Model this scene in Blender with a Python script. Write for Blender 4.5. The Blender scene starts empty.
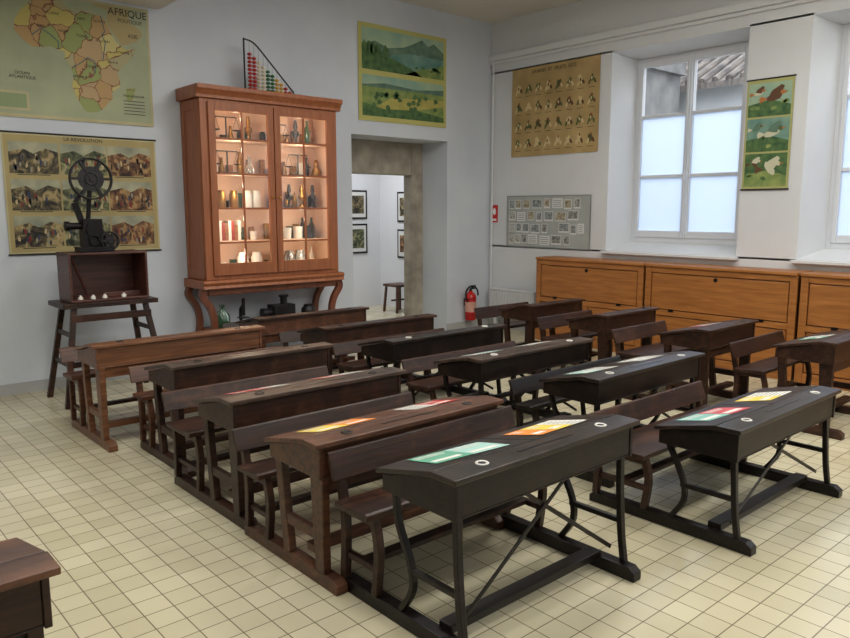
import bpy, math, random
from mathutils import Vector, Matrix
random.seed(4)
SC=bpy.context.scene; COL=SC.collection
try:
    SC.view_settings.view_transform='Standard'
except Exception: pass
def lin(c):
    r=[]
    for v in c[:3]:
        v=v/255.0
        r.append(v/12.92 if v<=0.04045 else ((v+0.055)/1.055)**2.4)
    return (r[0],r[1],r[2],1.0)
def base(name):
    m=bpy.data.materials.new(name); m.use_nodes=True
    nt=m.node_tree; p=nt.nodes['Principled BSDF']
    return m,nt,p
def mat(name,col,rough=.5,metal=0.0,emit=None,es=0.0,trans=0.0):
    m,nt,p=base(name)
    p.inputs['Base Color'].default_value=lin(col); p.inputs['Roughness'].default_value=rough
    p.inputs['Metallic'].default_value=metal
    if emit: p.inputs['Emission Color'].default_value=lin(emit); p.inputs['Emission Strength'].default_value=es
    if trans: p.inputs['Transmission Weight'].default_value=trans
    return m
def noisemat(name,stops,scale=4,rough=.5,stretch=(1,1,1),detail=5,bump=0.0,dist=0.0,metal=0.0):
    m,nt,p=base(name); N=nt.nodes; L=nt.links
    tc=N.new('ShaderNodeTexCoord'); mp=N.new('ShaderNodeMapping'); mp.inputs['Scale'].default_value=stretch
    nz=N.new('ShaderNodeTexNoise'); nz.inputs['Scale'].default_value=scale; nz.inputs['Detail'].default_value=detail
    nz.inputs['Distortion'].default_value=dist
    cr=N.new('ShaderNodeValToRGB'); e=cr.color_ramp.elements
    while len(e)<len(stops): e.new(.5)
    for i,(q,c) in enumerate(stops): e[i].position=q; e[i].color=lin(c)
    L.new(tc.outputs['Object'],mp.inputs[0]); L.new(mp.outputs[0],nz.inputs['Vector'])
    L.new(nz.outputs['Fac'],cr.inputs[0]); L.new(cr.outputs[0],p.inputs['Base Color'])
    p.inputs['Roughness'].default_value=rough; p.inputs['Metallic'].default_value=metal
    if bump:
        b=N.new('ShaderNodeBump'); b.inputs['Strength'].default_value=bump; b.inputs['Distance'].default_value=.01
        L.new(nz.outputs['Fac'],b.inputs['Height']); L.new(b.outputs[0],p.inputs['Normal'])
    return m
def wood(name,dark,light,rough=.38,axis=0,bump=.12,wear=None,spec=.5):
    """streaky grain + large worn patches (colour wear)"""
    st=[16,16,16]; st[axis]=1.2
    mid=tuple((a+b)/2 for a,b in zip(dark,light))
    m=noisemat(name,[(.3,dark),(.5,mid),(.72,light)],2.2,rough,tuple(st),6,bump,.6)
    nt=m.node_tree;N=nt.nodes;L=nt.links;p=N['Principled BSDF']
    p.inputs['Specular IOR Level'].default_value=spec
    if wear:
        src=p.inputs['Base Color'].links[0].from_socket
        tc=[n for n in N if n.type=='TEX_COORD'][0]
        nz=N.new('ShaderNodeTexNoise'); nz.inputs['Scale'].default_value=5; nz.inputs['Detail'].default_value=8; nz.inputs['Roughness'].default_value=.7
        cr=N.new('ShaderNodeValToRGB'); cr.color_ramp.elements[0].position=.50; cr.color_ramp.elements[1].position=.70
        cr.color_ramp.elements[0].color=(0,0,0,1); cr.color_ramp.elements[1].color=(.85,.85,.85,1)
        mx=N.new('ShaderNodeMix'); mx.data_type='RGBA'; mx.inputs[7].default_value=lin(wear)
        L.new(tc.outputs['Object'],nz.inputs['Vector']); L.new(nz.outputs['Fac'],cr.inputs[0]); L.new(cr.outputs[0],mx.inputs[0])
        L.new(src,mx.inputs[6]); L.new(mx.outputs[2],p.inputs['Base Color'])
        mr=N.new('ShaderNodeMapRange'); mr.inputs['To Min'].default_value=rough-.10; mr.inputs['To Max'].default_value=rough+.22
        L.new(nz.outputs['Fac'],mr.inputs[0]); L.new(mr.outputs[0],p.inputs['Roughness'])
    return m

# ---------------- mesh builder
class MB:
    def __init__(s): s.v=[]; s.f=[]; s.m=[]; s.sm=[]
    def add(s,vs,fs,mi=0,smooth=False):
        o=len(s.v); s.v+= [tuple(v) for v in vs]
        for f in fs: s.f.append([i+o for i in f]); s.m.append(mi); s.sm.append(smooth)
    def box(s,x0,x1,y0,y1,z0,z1,mi=0):
        vs=[(x,y,z) for x in(x0,x1) for y in(y0,y1) for z in(z0,z1)]
        s.add(vs,[(0,1,3,2),(4,6,7,5),(0,4,5,1),(2,3,7,6),(0,2,6,4),(1,5,7,3)],mi)
    def frame(s,a0,a1,z0,z1,ws,wb,wt,d0,d1,ax=0,mi=0):
        """picture-frame of stiles+rails, no overlapping faces; ax=0: wide along x, depth y"""
        for (p,q,r,t) in((a0,a0+ws,z0,z1),(a1-ws,a1,z0,z1),(a0+ws,a1-ws,z0,z0+wb),(a0+ws,a1-ws,z1-wt,z1)):
            if ax==0: s.box(p,q,d0,d1,r,t,mi)
            else: s.box(d0,d1,p,q,r,t,mi)
    def prism(s,poly,a,b,ax,mi=0):
        n=len(poly)
        def P(p,t):
            if ax==0: return (t,p[0],p[1])
            if ax==1: return (p[0],t,p[1])
            return (p[0],p[1],t)
        vs=[P(p,a) for p in poly]+[P(p,b) for p in poly]
        fs=[tuple(range(n)),tuple(range(2*n-1,n-1,-1))]+[(i,(i+1)%n,n+(i+1)%n,n+i) for i in range(n)]
        s.add(vs,fs,mi)
    def ribbon(s,path,w,a,b,ax=0,mi=0,sub=5,w2=None):
        pts=[]
        P=[path[0]]+list(path)+[path[-1]]
        for i in range(1,len(P)-2):
            p0,p1,p2,p3=P[i-1],P[i],P[i+1],P[i+2]
            for k in range(sub):
                t=k/sub
                pts.append(tuple(.5*((2*p1[j])+(-p0[j]+p2[j])*t+(2*p0[j]-5*p1[j]+4*p2[j]-p3[j])*t*t+(-p0[j]+3*p1[j]-3*p2[j]+p3[j])*t**3) for j in(0,1)))
        pts.append(tuple(path[-1]))
        n=len(pts); A=[];B=[]
        for i,p in enumerate(pts):
            q0=pts[max(0,i-1)]; q1=pts[min(n-1,i+1)]
            ww=w if w2 is None else w+(w2-w)*i/(n-1)
            d=Vector((q1[0]-q0[0],q1[1]-q0[1])); d.normalize(); nn=Vector((-d.y,d.x))*ww/2
            A.append((p[0]+nn.x,p[1]+nn.y)); B.append((p[0]-nn.x,p[1]-nn.y))
        def Q(p,t):
            if ax==0: return (t,p[0],p[1])
            if ax==1: return (p[0],t,p[1])
            return (p[0],p[1],t)
        vs=[]
        for i in range(n): vs+=[Q(A[i],a),Q(B[i],a),Q(B[i],b),Q(A[i],b)]
        fs=[(0,1,2,3),(4*n-1,4*n-2,4*n-3,4*n-4)]
        for i in range(n-1):
            for k in range(4): fs.append((4*i+k,4*i+(k+1)%4,4*i+4+(k+1)%4,4*i+4+k))
        s.add(vs,fs,mi)
    def cyl(s,p0,p1,r,mi=0,seg=12,r2=None):
        p0=Vector(p0);p1=Vector(p1); d=(p1-p0).normalized()
        u=d.orthogonal().normalized(); w=d.cross(u); r2=r if r2 is None else r2
        vs=[]
        for p,rr in((p0,r),(p1,r2)):
            for i in range(seg):
                a=2*math.pi*i/seg; vs.append(p+u*math.cos(a)*rr+w*math.sin(a)*rr)
        s.add(vs,[(i,(i+1)%seg,seg+(i+1)%seg,seg+i) for i in range(seg)],mi,True)
        s.add(vs,[tuple(range(seg))[::-1],tuple(range(seg,2*seg))],mi)
    def bar(s,p0,p1,w,t,mi=0):
        p0=Vector(p0);p1=Vector(p1); d=(p1-p0).normalized()
        u=Vector((0,1,0)) if abs(d.y)<.9 else Vector((1,0,0)); v=d.cross(u).normalized(); u=v.cross(d).normalized()
        vs=[]
        for p in(p0,p1):
            for a,b in((1,1),(1,-1),(-1,-1),(-1,1)): vs.append(p+u*a*t/2+v*b*w/2)
        s.add(vs,[(0,1,2,3),(7,6,5,4)]+[(i,(i+1)%4,4+(i+1)%4,4+i) for i in range(4)],mi)
    def lathe(s,prof,c,mi=0,seg=20,axis=2):
        vs=[];n=len(prof)
        for r,z in prof:
            for i in range(seg):
                a=2*math.pi*i/seg; x=r*math.cos(a);y=r*math.sin(a)
                if axis==2: q=(c[0]+x,c[1]+y,c[2]+z)
                elif axis==1: q=(c[0]+x,c[1]+z,c[2]+y)
                else: q=(c[0]+z,c[1]+x,c[2]+y)
                vs.append(q)
        fs=[(j*seg+i,j*seg+(i+1)%seg,(j+1)*seg+(i+1)%seg,(j+1)*seg+i) for j in range(n-1) for i in range(seg)]
        s.add(vs,fs,mi,True)
        s.add(vs,[tuple(range(seg)),tuple(range((n-1)*seg,n*seg))],mi)
    def ball(s,c,r,mi=0,seg=12):
        k=8; s.lathe([(max(1e-4,r*math.sin(math.pi*i/k)),-r*math.cos(math.pi*i/k)) for i in range(k+1)],c,mi,seg)
    def torus(s,c,R,r,mi=0,axis=1,seg=32,ms=8,a0=0,a1=2*math.pi):
        full=abs(a1-a0-2*math.pi)<1e-3; n=seg if full else seg+1; vs=[]
        for i in range(n):
            a=a0+(a1-a0)*i/seg
            for j in range(ms):
                b=2*math.pi*j/ms; rr=R+r*math.cos(b); h=r*math.sin(b)
                x=rr*math.cos(a);y=rr*math.sin(a)
                q={1:(x,h,y),2:(x,y,h),0:(h,x,y)}[axis]
                vs.append((c[0]+q[0],c[1]+q[1],c[2]+q[2]))
        fs=[]
        for i in range(seg):
            i2=(i+1)%n
            for j in range(ms): fs.append((i*ms+j,i*ms+(j+1)%ms,i2*ms+(j+1)%ms,i2*ms+j))
        s.add(vs,fs,mi,True)
    def obj(s,name,mats,parent=None,bevel=0,loc=None,rz=0,recalc=True):
        me=bpy.data.meshes.new(name); me.from_pydata(s.v,[],s.f)
        for m in (mats if isinstance(mats,(list,tuple)) else [mats]): me.materials.append(m)
        for p,mi,sm in zip(me.polygons,s.m,s.sm): p.material_index=mi; p.use_smooth=sm
        if recalc:
            import bmesh
            b=bmesh.new(); b.from_mesh(me); bmesh.ops.recalc_face_normals(b,faces=b.faces); b.to_mesh(me); b.free()
        me.update()
        o=bpy.data.objects.new(name,me); COL.objects.link(o)
        if loc: o.location=loc
        o.rotation_euler[2]=rz
        if parent: o.parent=parent
        if bevel:
            md=o.modifiers.new('bevel','BEVEL'); md.width=bevel; md.segments=2; md.limit_method='ANGLE'; md.angle_limit=math.radians(40)
        return o
def empty(name,loc=(0,0,0),rz=0):
    o=bpy.data.objects.new(name,None); COL.objects.link(o); o.location=loc; o.rotation_euler[2]=rz; o.empty_display_size=.1
    return o
def text(name,s,size,loc,rot,m,parent=None):
    c=bpy.data.curves.new(name,'FONT'); c.body=s; c.size=size; c.align_x='CENTER'; c.align_y='CENTER'; c.extrude=.0004
    c.materials.append(m)
    o=bpy.data.objects.new(name,c); COL.objects.link(o); o.location=loc; o.rotation_euler=rot
    if parent: o.parent=parent
    return o

# ---------------- camera
th=math.radians(8.4); yaw=math.radians(48.6)
R=Vector((math.sin(yaw),-math.cos(yaw),0)); F=Vector((math.cos(yaw),math.sin(yaw),0)); Zv=Vector((0,0,1))
fw=F*math.cos(th)-Zv*math.sin(th); up=F*math.sin(th)+Zv*math.cos(th)
cam=bpy.data.cameras.new('camera'); co=bpy.data.objects.new('camera',cam); COL.objects.link(co)
M=Matrix(((R.x,up.x,-fw.x,0),(R.y,up.y,-fw.y,0),(R.z,up.z,-fw.z,1.65),(0,0,0,1)))
co.matrix_world=M; cam.sensor_width=36; cam.lens=738/850*36; cam.clip_start=.05
SC.camera=co

# ---------------- materials
M_wall=noisemat('wall_plaster',[(.3,(192,198,207)),(.7,(206,211,217))],1.2,.75,bump=.05)
M_wallr=noisemat('wall_plaster_window',[(.3,(206,208,211)),(.7,(216,218,220))],1.2,.75,bump=.05)
M_ceil=noisemat('ceiling_plaster',[(.3,(205,200,190)),(.7,(216,212,202))],.8,.85)
M_trim=mat('trim_white',(214,216,218),.5)
M_base=noisemat('baseboard_grey',[(.3,(160,160,160)),(.7,(180,180,178))],3,.6)
M_stone=noisemat('door_stone',[(.3,(128,120,108)),(.7,(172,164,148))],5,.85,bump=.4)
M_floor,nt,p=base('floor_tiles'); N=nt.nodes;L=nt.links
tc=N.new('ShaderNodeTexCoord'); br=N.new('ShaderNodeTexBrick'); br.offset=0; br.squash=1
br.inputs['Scale'].default_value=1; br.inputs['Brick Width'].default_value=.125; br.inputs['Row Height'].default_value=.125
br.inputs['Mortar Size'].default_value=.0026; br.inputs['Mortar Smooth'].default_value=.1
br.inputs['Color1'].default_value=lin((213,205,177)); br.inputs['Color2'].default_value=lin((199,191,162)); br.inputs['Mortar'].default_value=lin((124,114,94))
nz=N.new('ShaderNodeTexNoise'); nz.inputs['Scale'].default_value=.9; nz.inputs['Detail'].default_value=6
mx=N.new('ShaderNodeMix'); mx.data_type='RGBA'; mx.blend_type='MULTIPLY'; mx.inputs[0].default_value=.5
cr=N.new('ShaderNodeValToRGB'); cr.color_ramp.elements[0].position=.3; cr.color_ramp.elements[0].color=lin((215,210,198)); cr.color_ramp.elements[1].position=.65; cr.color_ramp.elements[1].color=(1,1,1,1)
L.new(tc.outputs['Object'],br.inputs['Vector']); L.new(tc.outputs['Object'],nz.inputs['Vector']); L.new(nz.outputs['Fac'],cr.inputs[0])
L.new(br.outputs['Color'],mx.inputs[6]); L.new(cr.outputs[0],mx.inputs[7]); L.new(mx.outputs[2],p.inputs['Base Color'])
p.inputs['Roughness'].default_value=.25
bp=N.new('ShaderNodeBump'); bp.inputs['Strength'].default_value=.25; bp.inputs['Distance'].default_value=.003; bp.invert=True
L.new(br.outputs['Fac'],bp.inputs['Height']); L.new(bp.outputs[0],p.inputs['Normal'])

# ---------------- room shell
YB=7.34; XW=7.7; ZC=4.18; XL=-1.6; YF=-2.2
b=MB(); b.box(XL-.2,XW+.5,YF-.2,YB+.5,-.1,0); b.box(4.6,9.2,YB+.5,10.4,-.1,0); b.obj('floor',M_floor)
b=MB(); b.box(XL-.2,XW+.5,YF-.2,YB+.5,ZC,ZC+.15); b.obj('ceiling',M_ceil)
b=MB(); b.box(XL,3.04,YF,YB,3.57,ZC); b.obj('ceiling_beam',M_ceil,bevel=.01)
b=MB()
b.box(XL-.2,5.30,YB,YB+.5,0,ZC); b.box(6.87,XW+.5,YB,YB+.5,0,ZC); b.box(5.30,6.87,YB,YB+.5,2.55,ZC)
b.obj('wall_back',M_wall)
b=MB(); b.box(5.0,5.38,YB+.501,YB+.68,0,2.9); b.box(6.67,7.2,YB+.501,YB+.68,0,2.9); b.box(5.38,6.67,YB+.501,YB+.68,2.12,2.9)
b.obj('door_1_surround',M_stone,bevel=.01)
b=MB(); b.box(XL-.2,XL,YF-.2,YB+.5,0,ZC); b.obj('wall_left',M_wall)
b=MB(); b.box(XL-.2,XW+.5,YF-.2,YF,0,ZC); b.obj('wall_front',M_wall)
# corridor beyond the doorway
M_cor=mat('corridor_white',(222,223,226),.8)
b=MB(); b.box(4.6,9.2,10.2,10.4,0,3.0); b.box(4.4,4.6,YB+.7,10.4,0,3.0); b.box(7.95,8.1,YB+.7,10.2,0,3.0); b.box(4.4,9.2,YB+.7,10.4,3.0,3.1)
b.obj('wall_corridor',M_cor)
# window wall
wins=[(3.72,5.37,3.85,5.28),(1.45,3.10,1.57,2.98),(-.8,.85,-.68,.73)]
X0,XM,X1=XW,8.1,8.2; zb0,zb1,zt0,zt1=1.16,1.26,3.50,3.45
b=MB()
b.prism([(X0,0),(X1,0),(X1,zb1),(XM,zb1),(X0,zb0)],YF-.2,YB+.5,1)
b.prism([(X0,zt0),(XM,zt1),(X1,zt1),(X1,ZC),(X0,ZC)],YF-.2,YB+.5,1)
hi=(YB+.5,YB+.5)
for (a0,a1,c0,c1) in wins:
    b.prism([(X0,a1),(XM,c1),(X1,c1),(X1,hi[1]),(X0,hi[0])],zb0-.02,zt0+.02,2); hi=(a0,c0)
b.prism([(X0,YF-.2),(X1,YF-.2),(X1,hi[1]),(XM,hi[1]),(X0,hi[0])],zb0-.02,zt0+.02,2)
b.obj('wall_right',M_wallr)
b=MB(); b.box(XL,5.3,YB-.015,YB,0,.1); b.box(6.87,XW,YB-.015,YB,0,.1); b.obj('baseboard_back',M_base)
b=MB(); b.box(XW-.015,XW,YF,YB-.015,0,.1); b.obj('baseboard_right',M_base)
b=MB(); b.box(XW-.07,XW,YF,YB,3.66,3.74); b.box(XW-.035,XW,YF,YB,3.62,3.66); b.obj('trim_1',M_trim,bevel=.01)
b=MB(); b.cyl((XW-.025,YB-.06,.1),(XW-.025,YB-.06,3.66),.014); b.obj('trim_2',M_trim)

# ---------------- windows
M_frame=mat('window_paint',(208,211,216),.4)
def glassmat(name,col,mixf,kind):
    m=bpy.data.materials.new(name); m.use_nodes=True; nt=m.node_tree; nt.nodes.clear()
    o=nt.nodes.new('ShaderNodeOutputMaterial'); mx=nt.nodes.new('ShaderNodeMixShader'); t=nt.nodes.new('ShaderNodeBsdfTransparent')
    if kind=='clear': g=nt.nodes.new('ShaderNodeBsdfGlossy'); g.inputs['Roughness'].default_value=.03
    else: g=nt.nodes.new('ShaderNodeBsdfTranslucent')
    g.inputs['Color'].default_value=lin(col); mx.inputs[0].default_value=mixf
    nt.links.new(t.outputs[0],mx.inputs[1]); nt.links.new(g.outputs[0],mx.inputs[2]); nt.links.new(mx.outputs[0],o.inputs[0]); return m
M_clear=glassmat('window_glass',(255,255,255),.06,'clear')
M_frost=glassmat('frosted_glass',(226,233,244),.92,'f')
M_cabglass=glassmat('cabinet_glass',(255,255,255),.05,'clear')
M_iron=mat('black_iron',(24,22,24),.45,.6)
M_steel=mat('steel',(150,150,150),.35,.9)
for k,(a0,a1,c0,c1) in enumerate(wins):
    e=empty(f'window_{k+1}',(8.1,(c0+c1)/2,1.26))
    y0,y1=c0-e.location.y,c1-e.location.y; H=3.45-1.26
    b=MB(); f=.05
    b.frame(y0,y1,0,H,f,f+.02,f,0,.07,1)
    g=MB(); g2=MB()
    for (l0,l1) in((y0+f,-.0),(.0,y1-f)):
        s=.045
        b.frame(l0,l1,.06,H-.05,s,.08,.06,-.015,.05,1)
        for z in(.79,1.50): b.box(-.01,.04,l0+s,l1-s,z-.018,z+.018)
        g.box(.015,.02,l0+s,l1-s,1.5,H-.1); g2.box(.015,.02,l0+s,l1-s,.13,.79); g2.box(.015,.02,l0+s,l1-s,.79,1.5)
    b.box(-.035,-.015,-.028,.028,.06,H-.05)
    b.obj('frame',M_frame,e,.004); g.obj('clear_panes',M_clear,e); g2.obj('frosted_panes',M_frost,e)
    h=MB(); h.cyl((-.05,0,.1),(-.05,0,H-.1),.007); h.box(-.075,-.035,-.012,.012,.72,.84); h.obj('latch',M_frame,e)
    b=MB()
    b.prism([(7.62,a0-.03),(7.62,a1+.03),(7.699,a1+.03),(7.699,a0-.03)],1.125,1.155,2); b.obj(f'trim_{k+3}',M_trim,bevel=.005)

# outside
M_out=noisemat('outside_render',[(.3,(215,218,222)),(.7,(235,238,240))],1,.9)
M_dk=noisemat('outside_stone',[(.3,(90,90,92)),(.7,(132,130,128))],3,.9,bump=.3)
M_roof=noisemat('roof_tiles',[(.35,(80,76,76)),(.65,(140,130,122))],3,.9,(1,8,1))
e=empty('neighbour_house',(13,4,0))
b=MB(); b.box(0,.3,-12,12,-1,4.0); b.obj('house_wall',M_out,e)
b=MB(); b.prism([(-.5,3.75),(-.5,3.85),(5,6.6),(5,6.5)],-12,12,1)
for i in range(96):
    y=-11.9+i*.25; b.cyl((-.5,y,3.87),(5,y,6.62),.07,0,6)
b.obj('tile_roof',M_roof,e)
b=MB(); b.box(-2,-.6,3.2,12,-1,4.05); b.prism([(-2.2,4.0),(-2.2,4.1),(-.6,4.8),(-.6,4.0)],3.1,12,1); b.obj('stone_annex',M_dk,e)
b=MB(); b.box(8.3,20,-15,20,-.3,-.2); b.obj('ground_outside',mat('gravel',(150,148,142),.9))

# ---------------- cupboards along window wall
W_or=wood('orange_wood',(140,86,38),(178,116,58),.42,1,.04)
W_ord=wood('orange_wood_dark',(96,54,26),(128,78,40),.45,1,.04)
for (y0,y1) in((4.58,6.13),(2.91,4.55),(1.24,2.88),(-.43,1.21)):
    e=empty('low_cupboard',(7.3,(y0+y1)/2,0)); h=(y1-y0)/2
    b=MB(); b.box(.032,.36,-h+.01,h-.01,.02,1.028); b.obj('carcass',W_ord,e)
    b=MB(); b.box(-.02,.37,-h,h,1.03,1.06)
    b.frame(-h,h,.0,1.028,.07,.10,.06,0,.03,1); b.box(0,.03,-h+.07,h-.07,.50,.56); b.box(0,.03,-.03,.03,.10,.50)
    b.box(.008,.03,-h+.08,h-.08,.57,.958)
    b.box(.008,.03,-h+.08,-.04,.11,.49); b.box(.008,.03,.04,h-.08,.11,.49)
    b.obj('front_panels',W_or,e,.005)
    b=MB(); b.cyl((-.004,0,.93),(.01,0,.93),.02); b.cyl((-.012,0,.93),(.0,0,.93),.007); b.cyl((-.02,-.1,.3),(.01,-.1,.3),.012); b.cyl((-.02,.1,.3),(.01,.1,.3),.012)
    for y in(-h*.6,h*.6): b.box(-.003,.004,y-.03,y+.03,.545,.575)
    b.obj('locks',M_iron,e)

# ---------------- desks
M_pw=mat('porcelain',(215,212,204),.2); M_ink=mat('ink',(10,10,14),.3); M_well=mat('inkwell_metal',(58,54,50),.35,.7)
PAL={'green':(92,158,132),'orange':(222,132,46),'yellow':(222,196,74),'red':(186,50,46),'white':(220,218,210),'pink':(190,76,84),'teal':(124,178,168),'cyan':(160,198,190)}
PM={k:mat('paper_'+k,v,.6) for k,v in PAL.items()}
PM['line']=mat('paper_print',(120,120,120),.6)
W={ 'black':wood('desk_black',(10,6,5),(30,19,15),.34,wear=(48,33,25),spec=.32),
 'blacktop':wood('desk_black_top',(14,9,8),(38,26,21),.28,wear=(64,46,36),spec=.45),
 'dark':wood('desk_dark',(26,14,9),(62,36,24),.36,wear=(82,52,36),spec=.38),
 'brown':wood('desk_brown',(50,27,17),(96,58,37),.36,wear=(116,76,52)),
 'light':wood('desk_light',(84,50,31),(132,88,58),.4),
 'grey':wood('desk_grey',(32,22,18),(76,58,47),.34,wear=(92,74,62))}
def paper(e,h,x,y,w,d,cols,ang):
    names=[]; ms=[]
    def mi(c):
        if c not in names: names.append(c); ms.append(PM[c])
        return names.index(c)
    b=MB(); ca,sa=math.cos(ang),math.sin(ang)
    def zz(yy): return h-.075*(max(yy,.112)-.112)/.328
    def quad(u0,u1,v0,v1,c,l):
        vs=[]
        for u,v in((u0,v0),(u1,v0),(u1,v1),(u0,v1)):
            px=x+u*ca-v*sa; py=y+u*sa+v*ca; vs.append((px,py,zz(py)+.003+l*.0007))
        b.add(vs,[(0,1,2,3)],mi(c))
    n=len(cols)
    for i,c in enumerate(cols):
        u0=-w/2+w*i/n; u1=-w/2+w*(i+1)/n-.003; quad(u0,u1,-d/2,d/2,c,0)
        if c=='white':
            for k in range(7): quad(u0+.012,u1-.015-random.random()*.02,-d/2+.02+k*.025,-d/2+.026+k*.025,'line',1)
        else:
            for k in range(3): quad(u0+.015,u1-.02-random.random()*.03,d/2-.03-k*.018,d/2-.022-k*.018,'white',1)
            quad(u0+.015,u1-.03,-d/2+.03,-d/2+.07,'white',1)
    o=b.obj('school_booklet',ms,None,recalc=False)
    o.matrix_world=Matrix.Translation(e.location)@Matrix.Rotation(e.rotation_euler[2],4,'Z')
    return o
M_ironwood=wood('desk_frame_black',(10,7,6),(28,20,17),.36,spec=.32)
def school_desk(X0,X1,Y,h,gap,style,wf,wt,papers=(),rz=0,bench=True,wb=None,br=(.10,.12)):
    e=empty('school_desk',(X0,Y,0),rz); Lx=X1-X0; wb=wb or wf
    t=MB(); t.box(-.005,Lx+.005,-.015,.11,h-.022,h)
    mid=Lx/2
    for a,c in((0,mid-.002),(mid+.002,Lx)) if Lx>.95 else ((0,Lx),):
        t.prism([(.113,h),(.445,h-.076),(.445,h-.096),(.113,h-.022)],a,c,0)
    t.obj('desktop',W[wt],e,.004)
    b=MB(); i=.02
    b.box(i+.02,Lx-i-.02,.01,.03,h-.155,h-.023); b.box(i+.02,Lx-i-.02,.40,.42,h-.15,h-.094); b.box(i+.02,Lx-i-.02,.01,.42,h-.165,h-.156)
    for a in(i,Lx-i-.02): b.prism([(.005,h-.023),(.113,h-.023),(.425,h-.099),(.425,h-.165),(.005,h-.168)],a,a+.02,0)
    b.obj('desk_box',W[wf],e,.003)
    k=MB()
    for x in ((.2,Lx-.2) if Lx>.95 else (Lx-.15,)):
        k.lathe([(.010,-.004),(.025,-.004),(.027,.003),(.022,.005),(.017,.003),(.016,-.004)],(x,.055,h),0)
        k.cyl((x,.055,h),(x,.055,h+.002),.0155,1)
    k.obj('inkwells',[M_pw if style=='iron' else M_well,M_ink],e)
    g=MB(); g.box(Lx*.35,Lx*.65,.05,.062,h-.001,h+.0015); g.obj('pen_groove',M_ink,e)
    sk=MB(); sw=.03; ye=gap-.09
    for x in(.07,Lx-.07):
        sk.prism([(-.08,0),(ye,0),(ye,.04),(ye-.03,.062),(-.05,.062),(-.08,.04)],x-sw,x+sw,0)
    s0,s1=.49,gap-.14; hs=.42*h/.70
    if style=='iron':
        for x in(.06,Lx-.06):
            sk.ribbon([(.04,h-.16),(.035,.4),(.02,.2),(.0,.06)],.028,x-.015,x+.015)
            sk.ribbon([(.39,h-.16),(.37,.42),(.30,.28),(.29,.17),(.36,.06)],.026,x-.014,x+.014)
            sk.box(x-.012,x+.012,.02,.31,.24,.265)
        sk.bar((.08,.05,.12),(Lx*.62,.05,h-.17),.02,.008); sk.bar((Lx-.08,.06,.12),(Lx*.38,.06,h-.17),.02,.008)
        sk.box(.09,Lx-.09,.10,.17,.055,.09)
    else:
        for x in(.06,Lx-.06):
            sk.ribbon([(.065,h-.16),(.06,.3),(.05,.06)],.10,x-.02,x+.02,w2=.065); sk.ribbon([(.385,h-.16),(.37,.35),(.33,.06)],.055,x-.02,x+.02)
            sk.box(x-.015,x+.015,.08,.36,.20,.25)
        sk.box(.07,Lx-.07,.14,.2,.11,.15)
        sk.box(.08,Lx-.08,.035,.06,h-.24,h-.17)
    sk.obj('frame',M_ironwood if style=='iron' else W[wf],e,.004)
    if bench:
        q=MB()
        q.prism([(s0,hs-.03),(s0,hs-.005),(s0+.015,hs),(s1-.05,hs-.012),(s1,hs-.008),(s1,hs-.034)],-.01,Lx+.01,0)
        q.obj('seat',W[wb],e,.004)
        zt=h-br[0]; zb=zt-br[1]
        q=MB(); yb=gap-.11
        for x in(.05,Lx-.05):
            q.ribbon([(s0+.03,hs-.03),(s0+.0,hs*.6),(s0+.02,.06)],.035,x-.018,x+.018)
            q.ribbon([(yb-.02,.06),(yb-.03,hs*.7),(yb-.005,hs+.03),(yb+.028,zt-.01)],.036,x-.018,x+.018)
            q.box(x-.014,x+.014,s0+.01,yb-.02,hs-.07,hs-.035)
        q.box(.06,Lx-.06,(s0+s1)/2-.03,(s0+s1)/2+.03,.16,.185)
        for x in(.06,Lx-.06): q.box(x-.014,x+.014,s0,yb-.02,.155,.185)
        q.obj('bench_legs',W[wb],e,.004)
        q=MB(); q.prism([(yb-.03,zb),(yb-.012,zb),(yb+.03,zt-.01),(yb+.022,zt),(yb+.01,zt-.005)],-.01,Lx+.01,0)
        q.obj('backrest',W[wb],e,.004)
    bpy.context.view_layer.update()
    for (x,y,w,d,cols,a) in papers: paper(e,h,x*Lx,y,w,d,cols,a)
    return e
# left column
school_desk(1.70,2.84,1.78,.72,.86,'iron','black','blacktop',[(.26,.28,.36,.22,('green','cyan'),-.15),(.72,.26,.35,.21,('orange','yellow','white'),.05)],wb='dark',br=(.09,.12))
school_desk(1.64,2.79,2.56,.67,.84,'wood','brown','brown',[(.26,.27,.34,.2,('yellow','orange'),.05),(.75,.27,.3,.2,('white','red'),.0)],wb='dark',br=(.10,.11))
school_desk(1.66,2.81,3.38,.69,.95,'wood','dark','grey',[(.26,.27,.33,.2,('red','red','white'),-.05),(.72,.26,.3,.2,('red','white'),.0)],wb='dark',br=(.11,.11))
school_desk(1.76,2.95,4.35,.70,.80,'wood','dark','grey',[(.25,.27,.3,.2,('yellow','white'),0),(.72,.27,.28,.2,('pink','white'),0)],wb='brown',br=(.11,.11))
school_desk(1.56,2.86,5.17,.74,.86,'wood','light','light',[(.3,.27,.28,.2,('yellow','white'),0)],wb='brown',br=(.12,.11))
# middle columns
school_desk(3.34,4.58,1.55,.62,.95,'iron','black','blacktop',[(.25,.28,.38,.2,('teal','pink'),-.1),(.70,.27,.32,.2,('yellow','white'),.05)],wb='dark')
school_desk(3.58,4.82,2.52,.66,.78,'iron','black','blacktop',[(.25,.27,.3,.2,('cyan','white'),-.1),(.7,.26,.3,.2,('white','white'),.05)],wb='black',br=(.12,.10))
school_desk(3.40,4.62,3.32,.68,.88,'iron','black','grey',[(.25,.27,.26,.19,('white','cyan'),-.1),(.7,.27,.26,.19,('white',),.05)],wb='dark',br=(.12,.10))
school_desk(3.40,4.64,4.22,.68,.88,'iron','black','blacktop',[(.5,.27,.26,.19,('white','red'),-.1)],wb='dark',br=(.12,.10))
school_desk(3.40,4.65,5.12,.67,.84,'wood','dark','dark',[(.3,.27,.26,.19,('white',),-.1)],wb='dark',br=(.12,.10))
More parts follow.
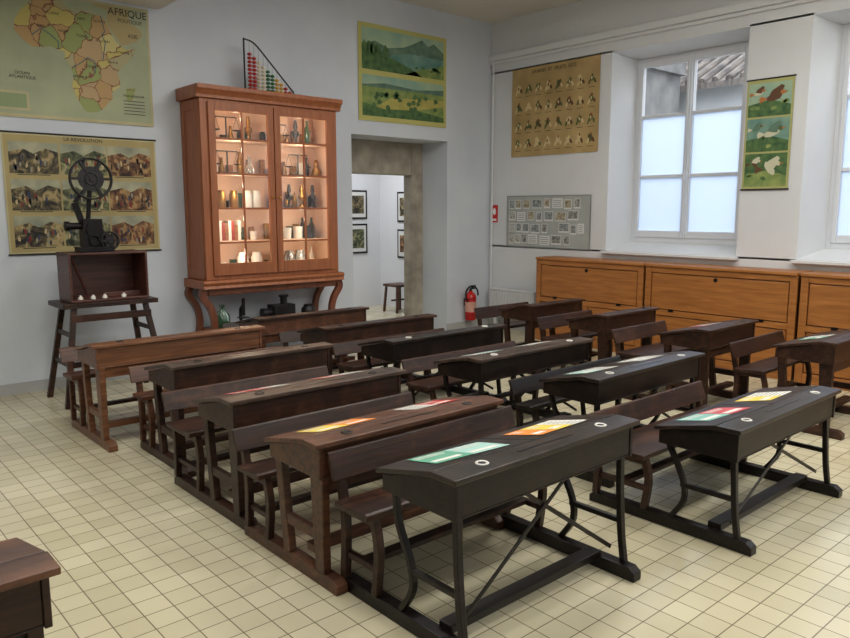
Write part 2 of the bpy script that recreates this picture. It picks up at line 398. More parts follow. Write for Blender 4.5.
school_desk(3.25,4.5,5.98,.67,.80,'wood','brown','dark',[(.5,.27,.26,.19,('red','white'),-.1)],wb='dark',br=(.12,.10))
# right column (single desks)
school_desk(5.62,6.55,1.95,.71,.86,'wood','dark','dark',[(.4,.27,.26,.19,('green','white'),0)],wb='dark')
school_desk(5.48,6.32,2.83,.71,.98,'wood','dark','dark',[(.5,.27,.26,.19,('red','white'),0)],wb='dark')
school_desk(5.56,6.42,3.85,.71,.88,'wood','dark','dark',[(.5,.27,.26,.19,('red','white'),0)],wb='dark')
school_desk(5.60,6.45,4.75,.71,.88,'wood','dark','dark',[(.5,.27,.26,.19,('red','white'),0)],wb='dark')
# near-left desk
school_desk(-.66,.48,2.0,.73,.86,'wood','dark','brown',[],bench=False)

# ---------------- glazed cabinet
W_cab=wood('cabinet_wood',(134,76,44),(162,98,60),.42,2,.05)
W_cabd=wood('cabinet_wood_dark',(92,48,30),(124,72,46),.42,2,.05)
M_cabin=noisemat('cabinet_interior',[(.3,(216,182,156)),(.7,(230,200,176))],3,.7)
e=empty('glazed_display_cabinet',(3.99,7.11,0))
cx0,cx1=-.79,.79; yf,yb=-.21,.22
b=MB(); b.box(cx0,cx0+.03,yf+.032,yb,.98,2.70); b.box(cx1-.03,cx1,yf+.032,yb,.98,2.70); b.box(cx0,cx1,yf+.032,yb,.957,.98); b.box(cx0,cx1,yf+.032,yb,2.70,2.718)
b.frame(cx0,cx1,.957,2.718,.09,.083,.07,yf,yf+.03); b.box(-.03,.03,yf,yf+.03,1.04,2.648)
for (a,c) in((cx0-.008,cx0-.001),(cx1+.001,cx1+.008)): b.frame(yf+.03,yb,.96,2.715,.07,.1,.1,a,c,1)
b.prism([(-.235,2.72),(-.235,2.75),(-.255,2.78),(-.28,2.80),(-.28,2.84),(.22,2.84),(.22,2.72)],cx0-.045,cx1+.045,0)
b.prism([(-.24,.90),(-.26,.93),(-.24,.955),(.22,.955),(.22,.87),(-.25,.87)],cx0-.05,cx1+.05,0)
b.obj('carcass',W_cab,e,.004)
b=MB(); b.box(cx0+.036,cx1-.036,yb-.015,yb-.005,.982,2.698)
for x in(cx0+.031,cx1-.036): b.box(x,x+.005,yf+.04,yb-.004,.982,2.698)
b.obj('back_panel',M_cabin,e)
b=MB()
SH=[1.32,1.66,2.00,2.34]
for z in SH: b.box(cx0+.04,cx1-.04,yf+.08,yb-.02,z,z+.015)
b.obj('shelves',M_cabin,e,.002)
d=MB(); g=MB()
for (x0,x1) in((cx0+.075,-.005),(.005,cx1-.075)):
    y0,y1=yf-.025,yf-.001
    d.frame(x0,x1,1.0,2.69,.07,.12,.08,y0,y1)
    xm=(x0+x1)/2; d.box(xm-.010,xm+.010,y0+.003,y1-.002,1.12,2.61)
    for z in SH: d.box(x0+.07,xm-.0105,y0+.003,y1-.002,z-.004,z+.016); d.box(xm+.0105,x1-.07,y0+.003,y1-.002,z-.004,z+.016)
    g.box(x0+.05,x1-.05,yf-.012,yf-.009,1.08,2.64)
d.obj('doors',W_cab,e,.003); g.obj('door_glass',M_cabglass,e)
b=MB()
for x in(-.04,.04): b.ball((x,yf-.04,1.78),.014)
b.obj('door_knobs',mat('brass',(170,130,60),.3,.9),e)
b=MB()
for sx in(-1,1):
    P=[(sx*.80,.87),(sx*.82,.79),(sx*.74,.66),(sx*.71,.50),(sx*.74,.30),(sx*.77,.10),(sx*.74,0)]
    b.ribbon(P,.075,-.2,-.14,1,w2=.05); b.ribbon(P,.06,.14,.2,1)
b.box(-.70,.70,-.2,.2,.40,.43); b.box(-.77,.77,-.195,-.17,.80,.87)
b.obj('stand',W_cabd,e,.006)
M_lamp=mat('warm_lamp',(255,220,170),.5,emit=(255,215,170),es=6)
b=MB(); 
for x in(-.4,.4): b.cyl((x-.2,yf+.05,2.66),(x+.2,yf+.05,2.66),.012)
b.obj('lamp_tubes',M_lamp,e)
for z in(2.55,2.25,1.9,1.56,1.22):
    for x in(-.38,.38):
        l=bpy.data.lights.new('cabinet_lamp','POINT'); l.energy=2.3; l.color=(1,.82,.60); l.shadow_soft_size=.03
        o=bpy.data.objects.new('cabinet_lamp',l); COL.objects.link(o); o.location=(x,yf+.06,z); o.parent=e
# contents
M_glassy=mat('clear_glassware',(225,235,235),.05,trans=.85); M_brass=mat('brass_part',(150,110,54),.35,.8)
M_wh=mat('white_ceramic',(226,222,210),.3); M_bk=mat('dark_metal',(40,38,40),.4,.5); M_gr=mat('green_glass',(60,100,70),.1,trans=.5)
M_red=mat('red_box',(150,50,40),.6); M_woody=wood('small_wood',(110,70,40),(160,110,70),.5)
flask=[(.045,0),(.048,.01),(.04,.05),(.015,.09),(.012,.14),(.016,.145)]
jar=[(.035,0),(.037,.01),(.037,.11),(.028,.12),(.03,.135),(.02,.14)]
bottle=[(.03,0),(.032,.01),(.032,.12),(.012,.16),(.011,.2),(.015,.205)]
lampp=[(.05,0),(.05,.01),(.012,.03),(.01,.07),(.04,.1),(.04,.13),(.015,.15),(.025,.18),(.014,.25)]
def P3(x,z,y=.06): return (3.99+x,7.11+y,z)
def item_lathe(name,prof,m,x,z,s=1,y=.05):
    b=MB(); b.lathe([(r*s,h*s) for r,h in prof],(0,0,0)); return b.obj(name,m,loc=P3(x,z,y))
def balance(x,z,s=1):
    b=MB(); b.box(-.09*s,.09*s,-.04,.04,0,.02); b.cyl((0,0,.02),(0,0,.2*s),.008); b.cyl((-.1*s,0,.2*s),(.1*s,0,.2*s),.006)
    for q in(-1,1):
        b.lathe([(.002,0),(.035*s,.006),(.04*s,.014)],(q*.1*s,0,.08*s)); 
        b.cyl((q*.1*s,0,.2*s),(q*.1*s-.035*s,0,.094*s),.002,seg=5); b.cyl((q*.1*s,0,.2*s),(q*.1*s+.035*s,0,.094*s),.002,seg=5)
    b.obj('balance_scale',M_bk,loc=P3(x,z,.03))
zs=[.985]+[z+.016 for z in SH]
balance(-.40,zs[4],1.15); balance(.20,zs[4],1.0); balance(-.40,zs[3],1.15); balance(.44,zs[3],1.15)
item_lathe('glass_bottle',bottle,M_gr,.58,zs[4],1.3); item_lathe('glass_bottle',bottle,M_wh,-.65,zs[4],1.2); item_lathe('oil_lamp',lampp,M_brass,-.14,zs[4],1.05); item_lathe('oil_lamp',lampp,M_bk,.43,zs[4],1.05)
for x in(-.66,-.14,.14,.69): item_lathe('glass_flask',flask,M_glassy if x<.6 else M_brass,x,zs[3],1.3)
for x in(-.62,-.5,-.36,-.2,-.1): item_lathe('specimen_jar',jar,random.choice([M_wh,M_brass,M_glassy]),x,zs[2],1.25,.0)
for x in(.14,.3,.46,.6): item_lathe('oil_lamp',lampp,M_bk if x in(.3,.6) else M_brass,x,zs[2],1.0,.0)
b=MB()
for i in range(9): b.box(-.16+i*.036,-.128+i*.036,-.06,.05,0,.16+.05*random.random(),i%3)
b.obj('book_row',[M_red,M_woody,M_wh],loc=P3(-.45,zs[1]))
for x in(-.15,.14,.26,.4,.54): item_lathe('measuring_cup',[(.03,0),(.035,.08),(.037,.085)],M_wh if x<.5 else M_bk,x,zs[1],1.2+x*.9,.0)
b=MB()
for i in range(4): b.box(-.1+i*.004,.1-.01*i,-.08,.05,i*.03,i*.03+.027,i%3)
b.obj('book_stack',[M_wh,M_woody,M_red],loc=P3(-.5,zs[0]))
for x in(-.28,-.12,.14,.28,.42): item_lathe('glass_jar',jar,M_wh if x<.2 else M_glassy,x,zs[0],1.6,.0)
item_lathe('ceramic_bowl',[(.03,0),(.06,.04),(.065,.05)],M_wh,.60,zs[0],1.4,.0)
# back-row small teaching objects: one instanced-looking cluster object per shelf
for si,z in enumerate(zs):
    b=MB(); x=-.70
    while x<.70:
        pr=random.choice([flask,jar,bottle]); s_=random.uniform(.8,1.25); mi=random.randint(0,4)
        if abs(x)>.06:
            if random.random()<.25: hh=random.uniform(.06,.16); b.box(x-.03,x+.03,.142,.19,0,hh,mi)
            else: b.lathe([(min(r*s_,.032),h_*s_) for r,h_ in pr],(x,.165,0),mi,14)
        x+=random.uniform(.075,.12)
    b.obj('shelf_curios',[M_wh,M_bk,M_brass,M_woody,M_gr],loc=(3.99,7.11,z))
# lower shelf objects
e2=empty('magic_lantern',(4.12,7.05,.432))
b=MB(); b.box(-.13,.13,-.08,.08,.031,.2); b.box(-.15,.15,-.1,.1,0,.03); b.cyl((-.13,0,.12),(-.24,0,.12),.045,r2=.055); b.cyl((.03,0,.2),(.03,0,.28),.04); b.cyl((.03,0,.28),(.03,0,.3),.055)
b.obj('body',M_bk,e2,.004)
e2=empty('microscope',(3.66,7.05,.432))
b=MB(); b.box(-.06,.06,-.07,.07,0,.02); b.ribbon([(.04,.02),(.06,.1),(.05,.18),(0,.22)],.025,-.015,.015); b.cyl((0,-.01,.12),(0,-.01,.3),.018); b.box(-.05,.05,-.05,.05,.09,.1)
b.obj('body',M_bk,e2,.003)
item_lathe('glass_carboy',[(.08,0),(.085,.03),(.08,.14),(.03,.19),(.028,.24),(.034,.245)],M_gr,-.55,.432,1.0,-.02)
item_lathe('clay_pot',[(.05,0),(.085,.06),(.08,.12),(.05,.15),(.06,.165)],M_bk,.5,.432,1.0,-.02)

# abacus
e=empty('counting_abacus',(3.80,7.1,2.842))
b=MB(); b.box(-.03,.60,-.05,.05,0,.025); b.cyl((0,0,.02),(0,0,.54),.009); b.cyl((.57,0,.02),(.57,0,.07),.008)
n=10; pts=[(0,.53),(.12,.50),(.3,.33),(.45,.18),(.57,.06)]
b.ribbon(pts,.012,-.006,.006,1)
b.obj('frame',M_iron,e)
b=MB()
def hz(x):
    for (a,c),(a2,c2) in zip(pts,pts[1:]):
        if a<=x<=a2: return c+(c2-c)*(x-a)/(a2-a)
for i in range(n):
    x=.06+i*.052; top=hz(x); b.cyl((x,0,.02),(x,0,top),.002,4,6)
    for k in range(max(1,n-i)):
        z=.047+k*.038
        if z<top-.015: b.lathe([(.004,-.017),(.02,-.01),(.024,0),(.02,.01),(.004,.017)],(x,0,z),(i//2)%4,10)
b.obj('beads',[mat('bead_red',(170,36,32),.3),mat('bead_white',(215,206,180),.3),mat('bead_green',(40,100,56),.3),mat('bead_yellow',(200,156,50),.3),M_steel],e)

# ---------------- posters
M_pap=noisemat('aged_paper',[(.3,(172,162,122)),(.7,(192,183,144))],3,.7)
M_papb=noisemat('brown_paper',[(.25,(152,126,80)),(.75,(192,164,112))],3,.7)
M_ptxt=mat('print_black',(40,36,34),.7)
M_sea=noisemat('map_sea',[(.3,(150,158,130)),(.7,(170,174,142))],3,.7)
def vormat(name):
    m,nt,p=base(name);N=nt.nodes;L=nt.links
    tc=N.new('ShaderNodeTexCoord'); v=N.new('ShaderNodeTexVoronoi'); v.inputs['Scale'].default_value=6
    wn=N.new('ShaderNodeTexNoise'); wn.inputs['Scale'].default_value=12; va=N.new('ShaderNodeVectorMath'); va.operation='MULTIPLY_ADD'
    va.inputs[1].default_value=(.08,.08,.08)
    L.new(tc.outputs['Object'],wn.inputs['Vector']); L.new(wn.outputs['Color'],va.inputs[0]); L.new(tc.outputs['Object'],va.inputs[2])
    s=N.new('ShaderNodeSeparateColor'); cr=N.new('ShaderNodeValToRGB'); cr.color_ramp.interpolation='CONSTANT'
    cols=[(190,176,104),(180,148,100),(170,162,122),(146,156,96),(180,154,114),(196,184,122)]
    e=cr.color_ramp.elements
    while len(e)<len(cols): e.new(.5)
    for i,c in enumerate(cols): e[i].position=i/len(cols); e[i].color=lin(c)
    v2=N.new('ShaderNodeTexVoronoi'); v2.feature='DISTANCE_TO_EDGE'; v2.inputs['Scale'].default_value=6
    mt=N.new('ShaderNodeMath'); mt.operation='LESS_THAN'; mt.inputs[1].default_value=.02
    mx=N.new('ShaderNodeMix'); mx.data_type='RGBA'; mx.inputs[7].default_value=lin((130,86,66))
    L.new(va.outputs[0],v.inputs['Vector']);L.new(va.outputs[0],v2.inputs['Vector'])
    L.new(v.outputs['Color'],s.inputs[0]);L.new(s.outputs[0],cr.inputs[0]);L.new(v2.outputs['Distance'],mt.inputs[0])
    L.new(mt.outputs[0],mx.inputs[0]);L.new(cr.outputs[0],mx.inputs[6]);L.new(mx.outputs[2],p.inputs['Base Color']); p.inputs['Roughness'].default_value=.7
    return m
M_vor=vormat('map_countries')
class Canvas:
    """flat print hung on a wall: u to the viewer's right, v up, layers stand proud of the wall"""
    def __init__(s,name,wall,u0,z0,w,h,basem,rods=True):
        s.w,s.h,s.wall=w,h,wall
        s.e=empty(name,(u0,YB-.012,z0) if wall=='b' else (XW-.012,u0,z0))
        s.mats=[basem]; s.b=MB()
        s.b.add([s.P(u,v,0) for u,v in((0,0),(w,0),(w,h),(0,h))],[(0,1,2,3)],0)
        s.b.add([s.P(u,v,-.006) for u,v in((0,0),(w,0),(w,h),(0,h))],[(0,1,2,3)],0)
        if rods:
            q=MB(); q.cyl(s.P(-.01,h,0),s.P(w+.01,h,0),.008); q.cyl(s.P(-.01,0,0),s.P(w+.01,0,0),.008); q.obj('rods',M_ptxt,s.e)
    def P(s,u,v,k):
        return (u,-k,v) if s.wall=='b' else (-k,-u,v)
    def mi(s,m):
        if m not in s.mats: s.mats.append(m)
        return s.mats.index(m)
    def poly(s,pts,m,layer=1):
        s.b.add([s.P(u,v,.0012*layer) for u,v in pts],[tuple(range(len(pts)))],s.mi(m))
    def rect(s,u0,u1,v0,v1,m,layer=1): s.poly([(u0,v0),(u1,v0),(u1,v1),(u0,v1)],m,layer)
    def blob(s,u,v,ru,rv,m,layer=2,n=9,j=.25,a=0):
        pts=[]
        for i in range(n):
            t=2*math.pi*i/n; k=1+random.uniform(-j,j); x=ru*k*math.cos(t); y=rv*k*math.sin(t)
            pts.append((u+x*math.cos(a)-y*math.sin(a),v+x*math.sin(a)+y*math.cos(a)))
        s.poly(pts,m,layer)
    def text(s,t,size,u,v,m=M_ptxt):
        rot=(math.pi/2,0,0) if s.wall=='b' else (math.pi/2,0,-math.pi/2)
        text('lettering',t,size,s.P(u,v,.004),rot,m,s.e)
    def done(s): return s.b.obj('print',s.mats,s.e,recalc=False)
# Africa map
c=Canvas('africa_wall_map','b',1.46,2.455,1.46,1.09,M_pap,rods=False)
c.rect(.02,1.44,.03,1.07,M_sea,1)
AF=[(-6,36),(3,37),(10,37),(10,34),(13,33),(18,30),(20,32.5),(25,31.5),(30,31),(32.5,30),(35,25),(37,20),(39,15.5),(43,12),(45,10.5),(51,12),(50,8),(46,2.5),(42,-2),(39,-6),(40.5,-11),(40.5,-15),(35,-20),(35.5,-24),(32.5,-27),(30,-31),(26,-34),(20,-34.7),(18,-33),(15,-27),(12,-18),(13.5,-12),(12,-5),(9,-1),(9.5,4),(5,5),(2,6.3),(-4,5),(-8,4.5),(-13,8.5),(-17,14),(-16.5,20),(-13,27),(-10,30)]
def g2(p): return (.80+(p[0]-17)*.0152,.55+p[1]*.0133)
c.poly([g2(p) for p in AF],M_vor,2)
c.poly([g2(p) for p in [(44,-16),(50,-15),(47,-25),(44,-24)]],M_vor,2)
def cl(l): return [(min(g2(p)[0],1.43),min(g2(p)[1],1.065)) for p in l]
c.poly(cl([(34,28),(37,22),(43,13),(52,17),(56,22),(55,25),(50,29),(48,31),(48,41),(28,41),(28,37),(36,36)]),mat('map_arabia',(172,156,110),.7),2)
c.poly(cl([(-9,38),(-5,37),(0,38.2),(3,41),(-9,41)]),mat('map_spain',(186,156,122),.7),2)
c.rect(.05,.36,.06,.22,M_pap,2); c.rect(.07,.34,.08,.20,mat('map_inset',(136,152,112),.7),3)
for k in range(5): c.rect(1.18,1.38,.10+k*.03,.106+k*.03,M_ptxt,2)
rv=mat('map_river',(70,100,110),.7)
def line(pts,w,m,l):
    for (a,b_) in zip(pts,pts[1:]):
        d=Vector((b_[0]-a[0],b_[1]-a[1])).normalized(); n_=(-d.y*w,d.x*w)
        c.poly([(a[0]+n_[0],a[1]+n_[1]),(a[0]-n_[0],a[1]-n_[1]),(b_[0]-n_[0],b_[1]-n_[1]),(b_[0]+n_[0],b_[1]+n_[1])],m,l)
line([g2(p) for p in [(31,31),(32,26),(33,21),(31,18),(33,14),(32,8),(31,2)]],.004,rv,3)
line([g2(p) for p in [(13,-6),(18,-2),(22,2),(26,0),(26,-8)]],.004,rv,3)
line([g2(p) for p in [(6,5),(6,10),(2,14),(-3,17),(-8,12)]],.004,rv,3)
c.text('AFRIQUE',.09,1.26,1.02); c.text('POLITIQUE',.045,1.28,.95); c.text('ASIE',.05,1.3,.82); c.text('OCEAN\nATLANTIQUE',.035,.32,.36)
for t,u,v in(('ALGERIE',.6,.92),('LIBYE',.84,.91),('EGYPTE',1.0,.91),('TCHAD',.84,.76),('SOUDAN',1.02,.74),('NIGER',.68,.78),('CONGO',.9,.5),('ANGOLA',.8,.4),('MADAGASCAR',1.28,.27),('MALI',.5,.8),('ETHIOPIE',1.2,.66),('KENYA',1.1,.56)): c.text(t,.03,u,v)
c.done()
# Revolution chart
pics=[]
PCO=[[(26,24,22),(90,80,56),(166,146,102)],[(32,38,30),(88,92,62),(158,152,112)],[(44,26,20),(112,76,48),(172,140,92)],[(28,34,38),(76,88,80),(152,150,122)]]
for i,cc in enumerate(PCO): pics.append(noisemat(f'history_picture_{i}',[(.36,cc[0]),(.5,cc[1]),(.64,cc[2])],11,.7,detail=7,dist=1.4))
c=Canvas('history_wall_chart','b',1.57,1.255,1.35,1.07,M_pap)
c.rect(.015,1.335,.02,1.05,noisemat('chart_ochre',[(.3,(156,140,92)),(.7,(174,158,110))],3,.7),1)
ACC=[mat('uniform_red',(120,44,36),.7),mat('uniform_blue',(44,52,80),.7),mat('flesh_cream',(186,166,126),.7),M_ptxt,mat('smoke_grey',(136,132,116),.7)]
k=0
for r in range(3):
    for q in range(3):
        u=.05+q*.42; v=.05+(2-r)*.325
        c.rect(u,u+.405,v+.015,v+.29,pics[(k*5+r)%4],2)
        c.poly([(u,v+.29),(u,v+.20),(u+.12,v+.23),(u+.2,v+.19),(u+.3,v+.24),(u+.405,v+.21),(u+.405,v+.29)],noisemat(f'picture_sky_{k}',[(.3,(124,130,114)),(.7,(176,172,142))],6,.7),3)
        for _ in range(16): c.blob(u+.03+random.random()*.345,v+.05+random.random()*.12,.010,.026,random.choice(ACC),4,7)
        c.rect(u+.06,u+.33,v+.002,v+.009,M_ptxt,3); k+=1
c.text('LA REVOLUTION',.045,.68,1.03); c.done()
# landscape chart
def nm(n,a,bb,s=8): return noisemat(n,[(.3,a),(.7,bb)],s,.7,detail=6)
c=Canvas('landscape_wall_chart','b',5.41,2.72,1.42,1.13,mat('chart_cream',(184,178,104),.7),rods=False)
G1=nm('chart_green',(40,76,46),(90,120,66),14); G2=nm('chart_lightgreen',(92,122,66),(146,158,88),10); S1=nm('chart_sky',(126,162,148),(172,188,150),3); W1=nm('chart_water',(74,120,114),(126,158,138),6); Mt=nm('chart_mount',(62,98,86),(112,136,112),10)
Y1=nm('chart_field',(156,148,76),(186,174,94))
for v0 in(.60,.06):
    c.rect(.05,1.37,v0,v0+.48,S1,1)
    if v0>.3:
        c.poly([(.05,v0+.28),(.25,v0+.34),(.45,v0+.28),(.7,v0+.32),(.85,v0+.38),(1.0,v0+.45),(1.1,v0+.38),(1.2,v0+.43),(1.37,v0+.33),(1.37,v0+.12),(.05,v0+.12)],Mt,2)
        c.poly([(.05,v0),(.05,v0+.30),(.2,v0+.27),(.38,v0+.2),(.6,v0+.14),(.9,v0+.05),(1.0,v0)],G1,4)
        c.poly([(.3,v0),(.5,v0+.2),(.8,v0+.26),(1.37,v0+.24),(1.37,v0)],W1,3)
        c.poly([(.7,v0),(.95,v0+.08),(1.2,v0+.13),(1.37,v0+.18),(1.37,v0)],G2,4)
        for u in(.1,.16,.22,.3,.4): c.blob(u,v0+.26-.15*u,.05,.09,G1,5,12,.3)
        for _ in range(10): c.blob(.9+random.random()*.42,v0+.04+random.random()*.08,.03,.02,G1,6,8,.3)
    else:
        c.poly([(.05,v0+.36),(.4,v0+.40),(.9,v0+.37),(1.37,v0+.41),(1.37,v0+.2),(.05,v0+.2)],Mt,2)
        c.rect(.05,1.37,v0,v0+.34,G2,3); c.poly([(.2,v0+.08),(.9,v0+.12),(1.37,v0+.2),(1.37,v0+.28),(.5,v0+.24)],Y1,4)
        c.poly([(.05,v0),(.05,v0+.15),(.4,v0+.09),(.9,v0+.12),(1.37,v0+.06),(1.37,v0)],G1,5)
        for _ in range(22): c.blob(.1+random.random()*1.2,v0+.12+random.random()*.18,.035,.03,G1,6,9,.3)
c.done()
# seed chart
c=Canvas('botanical_wall_chart','r',6.94,2.36,1.41,1.14,M_papb,rods=False)
LG=mat('plant_green',(82,90,50),.7); BR=mat('seed_brown',(92,60,36),.7); CR=mat('seed_cream',(206,186,138),.7); RD=mat('seed_red',(134,70,42),.7)
for r in range(4):
    for q in range(8):
        u=.12+q*.168; v=.15+r*.235
        m1=random.choice([LG,BR,CR,LG]); 
        c.blob(u,v+.03,.032,.05,m1,2,12,.35,random.uniform(-.6,.6)); c.blob(u+.042,v+.0,.018,.032,random.choice([LG,BR,CR]),3,8,.3,.5); c.blob(u-.034,v-.015,.016,.034,random.choice([LG,CR]),3,8,.3,-.5)
        c.blob(u,v+.03,.012,.022,random.choice([CR,BR]),5,8,.2)
        if random.random()<.4: c.blob(u+.01,v+.07,.014,.018,RD,4,8,.2)
        c.rect(u-.002,u+.002,v-.05,v+.03,LG,1); c.rect(u-.045,u+.05,v-.08,v-.074,M_ptxt,1)
c.text('GRAINES  ET  FRUITS  SECS',.06,.70,1.075); c.done()
# document board
M_board=noisemat('notice_board',[(.3,(152,157,154)),(.7,(172,176,172))],3,.6)
c=Canvas('photo_display_board','r',7.0,1.15,1.40,.69,M_board,rods=False)
gm=[mat(f'photo_grey_{i}',(v,v,v-2),.5) for i,v in enumerate((80,110,140,196,214))]
PH=[nm(f'old_photo_{i}',a,bb,26) for i,(a,bb) in enumerate((((60,60,60),(180,180,174)),((96,88,70),(200,188,162)),((80,88,90),(170,176,176)),((110,110,104),(215,212,200))))]
for r in range(4):
    u=.04
    while u<1.22:
        w=random.choice([.1,.12,.15,.17]); dv=random.uniform(-.012,.012)
        if random.random()<.92:
            c.rect(u,u+w,.04+r*.16+dv,.165+r*.16+dv,random.choice([gm[3],gm[4],gm[4]]),1)
            if random.random()<.75: c.rect(u+.01,u+w-.01,.06+r*.16+dv,.157+r*.16+dv,random.choice(PH),2)
            else:
                for k in range(4): c.rect(u+.015,u+w-.02,.06+k*.025+r*.16+dv,.066+k*.025+r*.16+dv,gm[0],2)
        u+=w+random.uniform(.01,.04)
fr=mat('board_edge',(126,128,128),.5)
c.rect(0,1.4,0,.010,fr,3);c.rect(0,1.4,.68,.69,fr,3);c.rect(0,.010,0.01,.68,fr,3);c.rect(1.39,1.4,0.01,.68,fr,3)
c.done()
# bird chart
c=Canvas('bird_wall_chart','r',3.70,1.86,.47,1.10,mat('bird_cream',(168,166,106),.7))
WB=mat('bird_white',(196,194,166),.7); OR=mat('bird_orange',(176,112,60),.7)
for k in range(3):
    v0=.03+k*.35
    c.rect(.02,.45,v0,v0+.33,[G1,W1,S1][k],1); c.poly([(.02,v0),(.45,v0),(.45,v0+.1),(.25,v0+.16),(.02,v0+.12)],[G2,G1,G1][k],2)
    for _ in range(6): c.blob(.05+random.random()*.36,v0+.04+random.random()*.1,.03,.02,random.choice([G1,G2]),3,8,.3)
    for (u,v,s_,mb) in((.28,v0+.18,1,[WB,WB,BR][k]),(.12,v0+.23,.6,[BR,Mt,WB][k])):
        an=[-.9,.3,.2][k]
        c.blob(u,v,.08*s_,.035*s_,mb,4,14,.08,an); c.poly([(u-.05*s_,v+.02*s_),(u-.02*s_,v+.07*s_),(u+.07*s_,v+.12*s_),(u+.10*s_,v+.10*s_),(u+.05*s_,v)],[WB,Mt,BR][k],5); c.poly([(u-.06*s_,v-.01*s_),(u-.14*s_,v-.05*s_),(u-.15*s_,v-.01*s_),(u-.13*s_,v+.02*s_)],[BR,WB,OR][k],5)
        c.blob(u+.085*s_,v+.045*s_,.024*s_,.022*s_,[WB,LG,OR][k],6,10,.05); c.poly([(u+.10*s_,v+.055*s_),(u+.14*s_,v+.045*s_),(u+.10*s_,v+.035*s_)],OR,7)
c.done()
c=Canvas('fire_safety_sign','r',7.30,1.48,.12,.24,mat('sign_red',(195,36,36),.4),rods=False)
wsn=mat('sign_white',(235,235,235),.4)
c.blob(.06,.15,.03,.05,wsn,1,12,0); c.rect(.02,.1,.02,.05,wsn,1); c.done()

# corridor pictures and stool
def framed(name,x0,x1,z0,z1,wall,pos,pm):
    b=MB()
    if wall=='b': b.box(x0,x1,pos-.02,pos-.001,z0,z1,0); b.box(x0+.03,x1-.03,pos-.022,pos-.02,z0+.03,z1-.03,1); b.box(x0+.07,x1-.07,pos-.0235,pos-.022,z0+.09,z1-.09,2)
    else: b.box(pos-.02,pos-.001,x0,x1,z0,z1,0); b.box(pos-.022,pos-.02,x0+.03,x1-.03,z0+.03,z1-.03,1); b.box(pos-.0235,pos-.022,x0+.07,x1-.07,z0+.1,z1-.1,2)
    b.obj(name,[M_iron,gm[4],pm])
framed('framed_picture',7.20,7.66,1.50,1.98,'b',10.2,pics[0]); framed('framed_picture',7.22,7.66,.92,1.42,'b',10.2,pics[1])
framed('framed_picture',9.2,9.7,1.45,1.95,'r',7.95,pics[0]); framed('framed_picture',9.2,9.7,.85,1.33,'r',7.95,pics[2])
e=empty('wooden_stool',(7.62,9.3,0))
b=MB(); b.box(-.18,.18,-.18,.18,.42,.46)
for x in(-.14,.14):
    for y in(-.14,.14): b.bar((x,y,.42),(x*1.2,y*1.2,0),.035,.035)
b.box(-.15,.15,-.01,.01,.18,.21)
b.obj('stool',W['brown'],e,.004)

# ---------------- radiator / extinguisher
e=empty('radiator',(XW,6.8,0))
b=MB(); b.box(-.12,-.03,-.4,.4,.16,.54)
for i in range(26): y=-.385+i*.0305; b.box(-.135,-.12,y,y+.016,.18,.52)
b.box(-.135,-.02,-.405,.405,.54,.56); b.box(-.1,-.05,-.35,-.31,0,.16); b.box(-.1,-.05,.31,.35,0,.16); b.box(-.03,-.001,-.3,.3,.25,.45)
b.obj('panels',M_trim,e,.003)
e=empty('fire_extinguisher',(7.22,YB-.11,.13))
Rd=mat('extinguisher_red',(190,24,24),.25)
b=MB(); b.lathe([(.06,0),(.078,.015),(.078,.33),(.06,.37),(.03,.395),(.02,.41)],(0,0,0),0,24); b.obj('cylinder',Rd,e)
b=MB(); b.cyl((0,0,.40),(0,0,.44),.02); b.bar((0,0,.44),(.09,0,.48),.02,.02); b.bar((0,0,.44),(.09,0,.44),.015,.02)
b.torus((-.005,-.03,.36),.12,.012,0,1,24,8,math.radians(-10),math.radians(230)); b.box(-.03,.03,.078,.105,.2,.3)
b.torus((0,0,.08),.079,.004,0,2); b.torus((0,0,.3),.079,.004,0,2)
b.obj('valve_and_hose',M_iron,e)
b=MB(); b.lathe([(.0795,.12),(.0795,.26)],(0,0,0),0,24); b.obj('label',mat('label_cream',(200,150,136),.5),e)

# ---------------- projector stand, case, film projector
W_case=wood('case_wood',(50,26,20),(96,52,40),.4)
e=empty('wooden_trestle_stand',(2.16,6.75,0))
b=MB(); b.box(-.40,.40,-.22,.22,.83,.87)
for sx in(-1,1):
    for sy in(-1,1): b.bar((sx*.30,sy*.16,.84),(sx*.43,sy*.27,0),.045,.04)
    b.bar((sx*.375,-.225,.35),(sx*.375,.225,.35),.04,.02); b.bar((sx*.34,-.19,.6),(sx*.34,.19,.6),.04,.02)
b.bar((-.375,-.2,.35),(.375,-.2,.35),.05,.02); b.bar((-.34,-.19,.74),(.34,-.19,.74),.06,.02)
b.obj('trestle',W['dark'],e,.003)
e=empty('open_wooden_case',(2.17,6.75,.872))
b=MB(); b.box(-.31,.31,.15,.17,.02,.40); b.box(-.33,-.31,-.17,.17,.02,.40); b.box(.31,.33,-.17,.17,.02,.40); b.box(-.33,.33,-.17,.17,0,.02); b.box(-.33,.33,-.17,.17,.40,.42)
b.bar((-.29,-.12,.38),(-.12,.1,.04),.02,.02); b.box(-.02,.30,-.04,-.03,.021,.06)
b.obj('case',W_case,e,.004)
b=MB()
for x,y in((-.24,-.12),(-.14,-.13),(-.04,-.12),(.12,-.13)): b.lathe([(.02,0),(.022,.015),(.01,.03),(.012,.035)],(x,y,.021))
b.obj('spare_lamps',M_wh,e)
e=empty('film_projector',(2.10,6.75,1.294))
b=MB(); b.box(-.13,.15,-.09,.09,0,.04); b.box(-.09,.07,-.06,.07,.04,.28); b.cyl((-.09,0,.22),(-.19,0,.22),.03); b.cyl((-.19,0,.22),(-.22,0,.22),.042)
b.cyl((.0,.07,.14),(.0,.12,.14),.06); b.bar((-.03,0,.27),(.0,-.03,.62),.035,.02); b.bar((.04,0,.26),(.12,-.03,.08),.03,.02); b.box(.07,.13,-.05,.06,.04,.15)
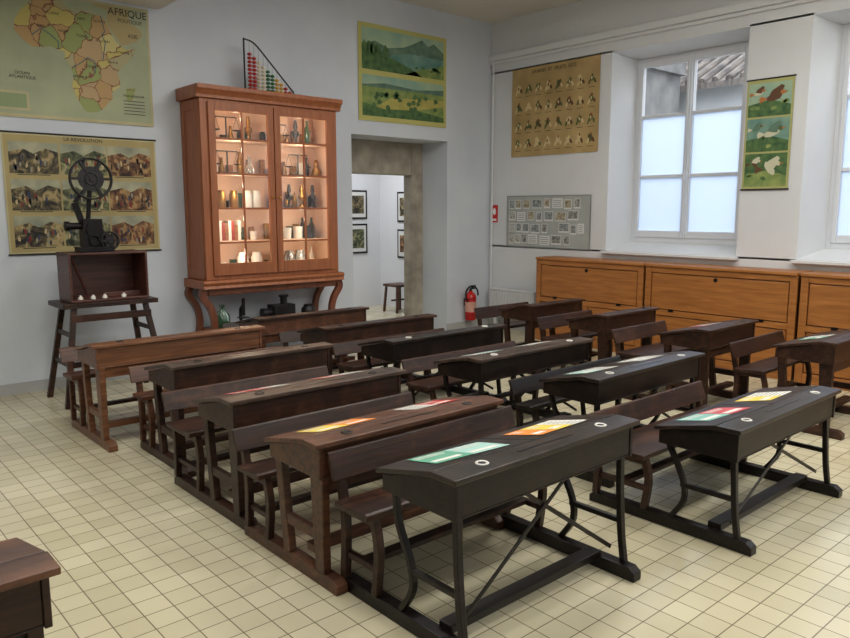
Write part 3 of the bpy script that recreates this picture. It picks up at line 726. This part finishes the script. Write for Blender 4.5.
b.bar((-.09,-.02,.26),(-.14,-.03,.42),.05,.03); b.bar((-.14,-.03,.42),(-.02,-.03,.56),.03,.02); b.lathe([(.06,0),(.06,.012)],(-.01,-.075,.19),0,20,1)
b.torus((-.01,-.075,.10),.04,.008)
b.obj('body',M_iron,e,.003)
b=MB()
for c0,Rr in(((.0,-.05,.62),.17),((.12,-.06,.09),.075)):
    for dy in(-.015,.015):
        b.torus((c0[0],c0[1]+dy,c0[2]),Rr,.008,0,1,32,6); b.torus((c0[0],c0[1]+dy,c0[2]),Rr*.3,.008,0,1,20,6)
        for k in range(6):
            a=k*math.pi/3; b.bar((c0[0],c0[1]+dy,c0[2]),(c0[0]+Rr*math.cos(a),c0[1]+dy,c0[2]+Rr*math.sin(a)),.022,.004)
    b.cyl((c0[0],c0[1]-.025,c0[2]),(c0[0],c0[1]+.03,c0[2]),.02)
    b.lathe([(Rr*.62,-.01),(Rr*.62,.01)],c0,0,24,1)
b.obj('film_reels',M_bk,e)

# ---------------- lighting
w=bpy.data.worlds.new('overcast_sky'); SC.world=w; w.use_nodes=True
bg=w.node_tree.nodes['Background']; bg.inputs[0].default_value=(.86,.93,1.0,1); bg.inputs[1].default_value=3.6
for (a0,a1,c0,c1) in wins:
    l=bpy.data.lights.new('window_portal','AREA'); l.shape='RECTANGLE'; l.size=c1-c0; l.size_y=2.2
    l.cycles.is_portal=True
    o=bpy.data.objects.new('window_portal',l); COL.objects.link(o); o.location=(8.25,(c0+c1)/2,2.35)
    o.rotation_euler=(math.pi/2,0,math.pi/2)
M_tube=mat('fluorescent_tube',(255,255,250),.5,emit=(255,250,238),es=3)
for (x,y,z) in((1.4,.4,3.57),(1.4,2.6,3.57),(4.6,.4,ZC),(4.6,2.7,ZC),(6.2,1.2,ZC),(4.4,4.4,ZC),(1.2,4.6,3.57),(4.6,-1.4,ZC)):
    e=empty('fluorescent_ceiling_lamp',(x,y,z-.12))
    b=MB(); b.box(-.75,.75,-.32,.32,.06,.12); b.frame(-.75,.75,.0,.06,.02,.02,.02,-.32,-.30); b.box(-.75,.75,.30,.32,0,.06); b.obj('housing',M_trim,e,.005)
    b=MB(); 
    for yy in(-.2,0,.2): b.cyl((-.68,yy,.03),(.68,yy,.03),.018)
    b.obj('tubes',M_tube,e)
    l=bpy.data.lights.new('tube_light','AREA'); l.shape='RECTANGLE'; l.size=1.4; l.size_y=.6; l.energy=43 if x>2 else 35; l.color=(1,.975,.92)
    o=bpy.data.objects.new('tube_light',l); COL.objects.link(o); o.location=(0,0,-.02); o.parent=e
l=bpy.data.lights.new('corridor_lamp','AREA'); l.size=.8; l.energy=36; l.color=(.95,.97,1)
o=bpy.data.objects.new('corridor_lamp',l); COL.objects.link(o); o.location=(6.6,9.2,2.95)
